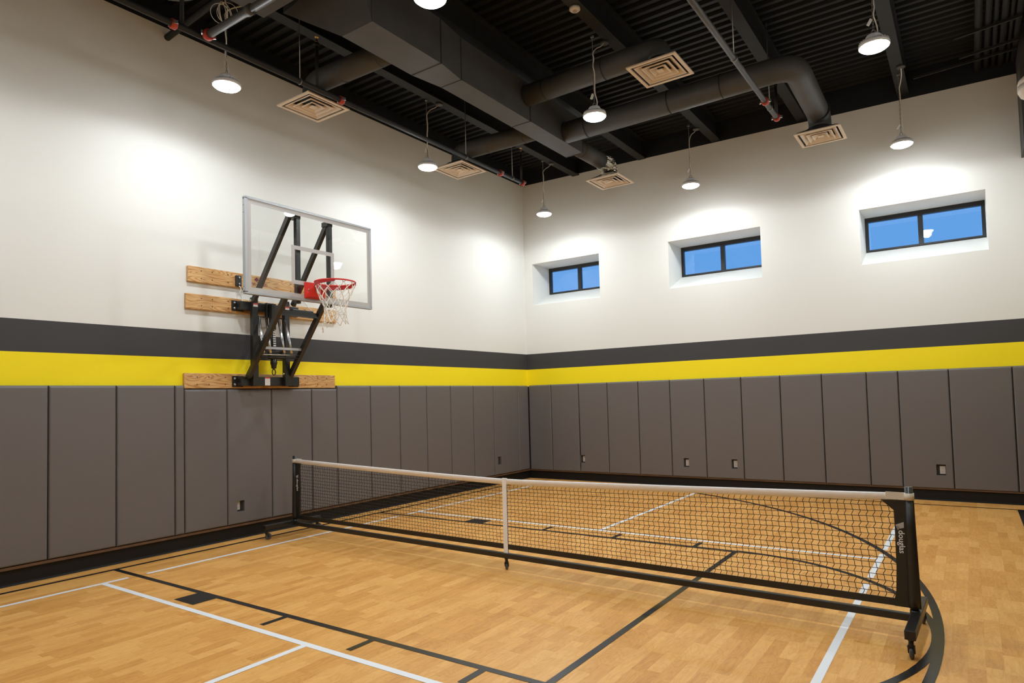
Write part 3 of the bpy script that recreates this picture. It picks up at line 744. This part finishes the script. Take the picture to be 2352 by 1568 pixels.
# ------------------------------------------------------------------ ceiling diffusers
def diffuser(x, y, z, label, neck, rot=0):
    e = empty('air_diffuser', (x, y, z), label, 'air vent', 'square ceiling air diffusers'); e.rotation_euler = (0, 0, rot)
    a = .30
    def ringq(m, a0, z0, a1, z1):
        m.add([(-a0, -a0, z0), (a0, -a0, z0), (a0, a0, z0), (-a0, a0, z0), (-a1, -a1, z1), (a1, -a1, z1), (a1, a1, z1), (-a1, a1, z1)],
              [(k, (k+1) % 4, 4+(k+1) % 4, 4+k) for k in range(4)])
    f = MB(); ringq(f, a, 0, a, .014); ringq(f, a, 0, a-.040, .000); ringq(f, a-.040, 0, a-.034, .028); ringq(f, a, .014, a-.03, .016)
    f.build('outer_frame', M['diff'], e)
    for r0 in (.232, .166, .100, .036):
        m = MB(); ringq(m, r0, .002, r0-.010, .001); ringq(m, r0-.010, .001, max(r0-.062, .004), .044 if r0 > .05 else .002); ringq(m, r0, .002, r0+.003, .008); ringq(m, r0+.003, .008, max(r0-.052, .002), .054 if r0 > .05 else .012)
        m.build('louver', M['diff'], e)
    pm = MB(); ringq(pm, a-.034, .028, .150, .088); ringq(pm, .150, .088, .004, .090)
    pm.build('plenum', M['ductseam'], e)
    nk = MB(); ringq(nk, a-.030, .016, a-.030, .031); ringq(nk, a-.030, .031, .150, .092); ringq(nk, .150, .092, .122, .12)
    nk.build('neck', M['foil' if neck == 'foil' else 'duct'], e)
    return e
DZ = 5.20
diffuser(.466, .0, DZ, 'square diffuser at the left wall above the basketball goal', 'duct')
diffuser(.446, 2.735, DZ, 'square diffuser right of a lamp, halfway along the left wall', 'duct')
diffuser(2.046, 4.709, DZ, 'square diffuser under a shiny foil neck near the corner', 'foil')
diffuser(4.044, 2.101, 5.40, 'large square diffuser in the middle of the ceiling', 'duct')
diffuser(5.284, 4.864, DZ, 'square diffuser at the window wall under a black elbow', 'duct')

# ------------------------------------------------------------------ ducts
DW0 = MB(); zb, zt = 5.35, 5.86
prof = [(-.64, 1.755, 2.20), (.36, 1.755, 2.20), (.78, 1.825, 2.135), (3.65, 1.835, 2.135)]
vs = []
for yy, xa, xb in prof: vs += [(xa, yy, zb), (xb, yy, zb), (xb, yy, zt), (xa, yy, zt)]
DW0.add(vs, [(i*4+k, i*4+(k+1) % 4, i*4+4+(k+1) % 4, i*4+4+k) for i in range(3) for k in range(4)] + [(0,1,2,3), (12,13,14,15)])
sd = empty('rectangular_duct', (1.98, 1.5, zb), 'long grey rectangular air duct running away across the ceiling', 'air duct')
ORGD = (1.98, 1.5, zb)
DW0.build('duct_body', M['duct'], sd, ORGD)
for yy, xa, xb in ((.36, 1.755, 2.20), (.78, 1.825, 2.135), (2.21, 1.83, 2.135), (3.64, 1.835, 2.135)):
    m = MB(); e = .004
    m.box((xa-e, yy-.006, zb-e), (xb+e, yy+.006, zb+.002)); m.box((xb-.002, yy-.006, zb-e), (xb+e, yy+.006, zt)); m.box((xa-e, yy-.006, zb-e), (xa+.002, yy+.006, zt))
    m.build('duct_seam', M['ductseam'], sd, ORGD)
# drop from the roof unit feeding that duct
bo = MB(); bo.add([(1.755, -.645, zb), (2.20, -.645, zb), (2.20, -.645, zt), (1.755, -.645, zt), (1.02, -.80, 5.78), (2.20, -.86, 5.90), (2.20, -.645, 5.99), (1.02, -.645, 5.99), (2.20, -.86, 5.99), (1.02, -.80, 5.99)],
                  [(0,1,5,4), (1,2,6,8,5), (0,3,7,9,4), (4,5,8,9), (3,2,6,7), (6,7,9,8), (0,1,2,3)])
bo.build('duct_boot', M['duct'], sd, ORGD)
rdo = (1.32, -2.3, 5.62)
rd = empty('return_duct', rdo, 'wide flat grey duct entering at the top left edge', 'air duct')
MB().box((1.02, -3.6, 5.62), (1.62, -1.03, 5.98)).build('duct_body', M['duct'], rd, rdo)
for y in (-1.4, -3.0):
    for x in (1.0165, 1.6235): MB().box((x-.003, y-.015, 5.64), (x+.003, y+.015, 6.36)).build('hanger_strap', M['ductseam'], rd, rdo)
def elbow_path(pts, r, n=7):
    """round the corners of a polyline"""
    out = [Vector(pts[0])]
    for a, b, c in zip(pts, pts[1:], pts[2:]):
        a, b, c = Vector(a), Vector(b), Vector(c); d0 = (a-b).normalized(); d1 = (c-b).normalized()
        q = min(r, (a-b).length*.48, (c-b).length*.9)
        for i in range(n+1):
            t = i/n; out.append((b+d0*q)*(1-t)**2 + b*2*t*(1-t) + (b+d1*q)*t**2)
    out.append(Vector(pts[-1])); return out
def round_duct(pts, r, label, collars, bend=.17, m='duct', end=None):
    o = empty('round_duct', pts[0], label, 'air duct', 'round branch ducts')
    MB().tube(elbow_path(pts, bend), r, 24).build('duct_tube', M[m], o, pts[0])
    for c, d in collars:
        c = Vector(c); d = Vector(d)
        MB().tube([c-d*.006, c+d*.006], r+.004, 24).build('duct_collar', M['ductseam'], o, pts[0])
    if end:
        em = MB().tube(elbow_path(end, .13, 12), r*1.02, 40); er = random.Random(5)
        em.v = [(x+er.uniform(-.012, .012), y+er.uniform(-.012, .012), z+er.uniform(-.008, .008)) for x, y, z in em.v]; em.sm = [False]*len(em.f)
        em.build('foil_elbow', M['foil'], o, pts[0])
    return o
round_duct([(1.747, .035, 5.50), (.466, .0, 5.50), (.466, .0, 5.328)], .128, 'short round duct from the long duct to the diffuser above the goal', [((1.60, .033, 5.5), (1, 0, 0)), ((1.0, .026, 5.5), (1, 0, 0))])
round_duct([(1.826, 2.79, 5.485), (.446, 2.735, 5.485), (.446, 2.735, 5.328)], .128, 'short round duct from the long duct to the diffuser halfway along', [((1.66, 2.785, 5.485), (1, 0, 0)), ((1.0, 2.766, 5.485), (1, 0, 0))])
round_duct([(1.985, 3.655, 5.50), (2.005, 4.50, 5.50)], .128, 'round duct continuing from the end of the long duct to the foil neck', [((1.989, 3.83, 5.5), (.02, 1, 0))], end=[(2.005, 4.48, 5.50), (2.046, 4.730, 5.49), (2.046, 4.709, 5.342)])
round_duct([(2.145, 2.13, 5.665), (4.044, 2.101, 5.665), (4.044, 2.101, 5.529)], .135, 'round duct over the diffuser in the middle of the ceiling', [((2.45, 2.127, 5.665), (1, 0, 0)), ((3.32, 2.113, 5.665), (1, 0, 0))], bend=.09)
round_duct([(2.140, 3.15, 5.50), (5.31, 3.12, 5.50), (5.284, 4.864, 5.50), (5.284, 4.864, 5.328)], .150, 'long round duct turning an elbow towards the window wall', [((2.5, 3.146, 5.5), (1, 0, 0)), ((3.75, 3.134, 5.5), (1, 0, 0)), ((4.45, 3.128, 5.5), (1, 0, 0)), ((5.31, 4.62, 5.5), (0, 1, 0))], bend=.26)
fl = MB().tube(elbow_path([(.18, -2.9, 5.95), (.52, -1.72, 5.74), (.70, -1.56, 5.80), (.90, -1.53, 5.80)], .15), .11, 16)
tag(fl.build('flexible_duct', M['duct']), 'curved black flexible duct at the top left edge', 'air duct')

# ------------------------------------------------------------------ sprinkler and other pipes
def coupling(o, c, d, r, org):
    c = Vector(c); d = Vector(d).normalized(); m = MB()
    m.tube([c-d*.028, c-d*.022, c+d*.022, c+d*.028], [r+.008, r+.016, r+.016, r+.008], 16)
    a, b = m.frame(d)
    k = m.build('pipe_coupling', M['red'], o, org)
    for s in (-1, 1): MB().bar(c+a*(s*(r+.012))-d*.02, c+a*(s*(r+.034))+d*.012, .014, .03).build('coupling_bolt', M['steel'], k, org)
def sprig(o, x, y, z0, z1, org, m='blackpipe'):
    p = MB().tube([(x, y, z0), (x, y, z1-.05)], .019, 10).tube([(x, y, z1-.09), (x, y, z1-.05)], .026, 10).build('sprig_pipe', M[m], o, org)
    MB().lathe([(.012, z1-.05), (.014, z1-.02), (.006, z1-.01), (.006, z1+.012), (.024, z1+.014), (.024, z1+.018)], (x, y, 0), 10).build('sprinkler_head', M['brass'], p, org)
def rod(o, x, y, z0, z1, org):
    MB().tube([(x, y, z0+.03), (x, y, z1)], .0055, 6).tube([(x+.033*math.cos(t), y, z0+.033*math.sin(t)) for t in [2*PI*i/14 for i in range(14)]], .005, 5, closed=True).build('hanger_rod', M['chain'], o, org)
PX, PZ = .885, 5.20; PO = (PX, 1., PZ)
pl = empty('sprinkler_pipe', PO, 'black sprinkler pipe running the length of the left wall', 'pipe')
MB().tube([(PX+.03, YN+.1, PZ), (PX, 0, PZ), (PX-.01, 3.84, PZ)], .031, 14).build('pipe_run', M['blackpipe'], pl, PO)
for c in ((PX, -1.88, PZ), (PX, .07, PZ), (PX-.01, 3.22, PZ), (PX-.01, 3.83, PZ)): coupling(pl, c, (0, 1, 0), .031, PO)
sprig(pl, PX, -1.80, PZ, 5.95, PO); sprig(pl, PX, -.27, PZ, 5.79, PO); sprig(pl, PX-.01, 3.80, PZ, 5.76, PO)
for y in (-.50, 2.36, 3.53): rod(pl, PX, y, PZ, 6.30, PO)
QO = (.95, -1.6, PZ)
mp = empty('sprinkler_main', QO, 'grey sprinkler pipe joining the wall pipe with a red coupling, top left', 'pipe')
MB().tube([(.922, -1.592, PZ), (4.896, -1.56, PZ)], .036, 14).build('pipe_run', M['greypipe'], mp, QO)
coupling(mp, (.968, -1.592, PZ), (1, 0, 0), .036, QO)
rod(mp, 2.8, -1.577, PZ, 6.36, QO)
MB().tube([(1.60, -1.588, PZ), (1.68, -1.588, PZ)], .047, 14).build('pipe_sleeve', M['greypipe'], mp, QO)
RO = (4.935, 2., PZ)
pr_ = empty('sprinkler_pipe', RO, 'grey sprinkler pipe with red couplings in the middle of the ceiling', 'pipe')
MB().tube([(4.93, -2.2, PZ), (4.94, 3.84, PZ)], .031, 14).build('pipe_run', M['greypipe'], pr_, RO)
coupling(pr_, (4.94, 3.22, PZ), (0, 1, 0), .031, RO); coupling(pr_, (4.94, 3.80, PZ), (0, 1, 0), .031, RO)
sprig(pr_, 4.94, 3.80, PZ, 5.70, RO)
for y in (1.95, 3.45): rod(pr_, 4.94, y, PZ, 6.30, RO)
tag(MB().tube([(XW+.002, -1.14, 5.945), (.98, -1.235, 5.93)], .036, 12).build('conduit_pipe', M['blackpipe']), 'black pipe coming out of the left wall near the top', 'pipe')
for i, (x, r) in enumerate(((7.150, .042), (7.250, .034), (7.330, .026), (7.415, .036), (7.490, .020), (7.560, .034))):
    tag(MB().tube([(x, YN+.2, 6.10), (x+.01, YW-.02, 6.10)], r, 10).build('ceiling_conduit', M['blackpipe']), '%s black conduit from the left in the bundle at the top right' % ORD[i], 'conduit', 'black conduits at the top right')
for i, (y, z, x0) in enumerate(((4.72, 6.03, 6.9), (5.28, 6.00, 6.95), (5.62, 6.03, 6.4))):
    so = (7.2, y, z)
    e = empty('conduit_strut', so, '%s thin black strut crossing under the conduit bundle' % ('nearest', 'middle', 'farthest')[i], 'strut', 'struts under the conduits')
    MB().bar((x0, y+.1, z+.02), (7.59, y-.02, z+.02), .03, .03).build('strut_bar', M['blackpipe'], e, so)
    MB().tube([(7.64-.1, y-.015, z+.02), (7.64-.1, y-.015, 6.37)], .006, 6).build('hanger_rod', M['blackpipe'], e, so)
# loose loops of wire
wc = MB(); rn = random.Random(2)
for k in range(5):
    cx, cy, cz, r = .80+rn.uniform(-.03, .03), -1.33+rn.uniform(-.02, .02), 5.60+rn.uniform(-.03, .03), .085+rn.uniform(0, .03); ph = rn.uniform(0, PI)
    wc.tube([(cx+r*math.cos(t)*math.cos(ph), cy+r*math.cos(t)*math.sin(ph), cz+r*1.1*math.sin(t)) for t in [2*PI*i/24 for i in range(24)]], .0035, 5, closed=True)
wc.tube([(.82, -1.33, 5.70), (.83, -1.32, 6.35)], .004, 5)
tag(wc.build('wire_coil', M['cord']), 'coil of thin pale wire hanging at the top left', 'wire')
sm = empty('smoke_detector', (3.386, 1.286, 5.999), 'small round cream smoke detector under a beam', 'smoke detector')
MB().lathe([(.060, 0), (.062, -.022), (.050, -.034), (.025, -.036)], (0, 0, 0), 24).build('detector_base', M['offwhite'], sm)
MB().lathe([(.024, -.035), (.020, -.050), (.001, -.052)], (0, 0, 0), 16).build('sensor_chamber', M['markgrey'], sm)

# ------------------------------------------------------------------ things at the right edge
tag(MB().box((7.592, 5.55, 4.73), (7.949, 6.116, 6.395)).build('duct_chase', M['duct']), 'tall black duct drop in the right corner under the ceiling', 'air duct')
tp_ = empty('speaker_panel', (7.9, 5.37, 4.72), 'dark slanted panel at the right edge below the white dome', 'panel')
MB().add([(7.66, 5.34, 4.72), (7.945, 5.34, 4.72), (7.945, 5.34, 5.45), (7.79, 5.34, 5.45), (7.66, 5.40, 4.72), (7.945, 5.40, 4.72), (7.945, 5.40, 5.45), (7.79, 5.40, 5.45)],
             [(0,1,2,3), (7,6,5,4), (0,4,5,1), (1,5,6,2), (2,6,7,3), (3,7,4,0)]).build('panel_face', M['scrim'], tp_, (7.9, 5.37, 4.72))
MB().box((7.92, 5.402, 4.9), (7.95, 5.44, 5.3)).build('wall_mount', M['scrim'], tp_, (7.9, 5.37, 4.72))
sp = empty('dome_speaker', (7.66, 4.2, 5.15), 'rounded white dome fixture at the right edge of the picture', 'speaker')
MB().lathe([(.01, -.33), (.10, -.315), (.17, -.265), (.195, -.21), (.195, -.15)], (0, 0, 0), 28).build('dome', M['offwhite'], sp)
MB().lathe([(.195, -.15), (.185, -.09), (.12, -.03), (.03, -.01), (.01, 0)], (0, 0, 0), 28).build('dome_cap', M['offwhite'], sp)
MB().tube([(0, 0, -.01), (0, 0, 1.22)], .012, 8).build('hanger_rod', M['blackpipe'], sp)

# ------------------------------------------------------------------ sky, camera, view
wd = bpy.data.worlds.new('dusk_sky'); scene.world = wd; wd.use_nodes = True
bg = wd.node_tree.nodes['Background']; bg.inputs[0].default_value = (.125, .345, .745, 1); bg.inputs[1].default_value = 1.0
cam = bpy.data.cameras.new('camera'); co = bpy.data.objects.new('camera', cam); COL.objects.link(co); scene.camera = co
CP = (6.8631, -4.9461, 1.6354); yaw, pitch, roll, F, SX, SY = -.5947, .0437, -.0274, 1489.79, 41.83, 64.19
fw = Vector((math.sin(yaw)*math.cos(pitch), math.cos(yaw)*math.cos(pitch), math.sin(pitch)))
r0 = Vector((math.cos(yaw), -math.sin(yaw), 0)); u0 = r0.cross(fw)
rt = r0*math.cos(roll)+u0*math.sin(roll); up = -r0*math.sin(roll)+u0*math.cos(roll)
co.matrix_world = Matrix(((rt.x, up.x, -fw.x, CP[0]), (rt.y, up.y, -fw.y, CP[1]), (rt.z, up.z, -fw.z, CP[2]), (0,0,0,1)))
cam.sensor_width = 36; cam.lens = F/2352*36; cam.shift_x = -SX/2352; cam.shift_y = SY/2352; cam.clip_start = .05; cam.clip_end = 200
vs_ = scene.view_settings; vs_.view_transform = 'Standard'; vs_.look = 'None'; vs_.gamma = 1; vs_.use_curve_mapping = False
vs_.exposure = 0.19
scene.cycles.max_bounces = 10; scene.cycles.diffuse_bounces = 6; scene.cycles.transparent_max_bounces = 12
scene.cycles.use_denoising = True
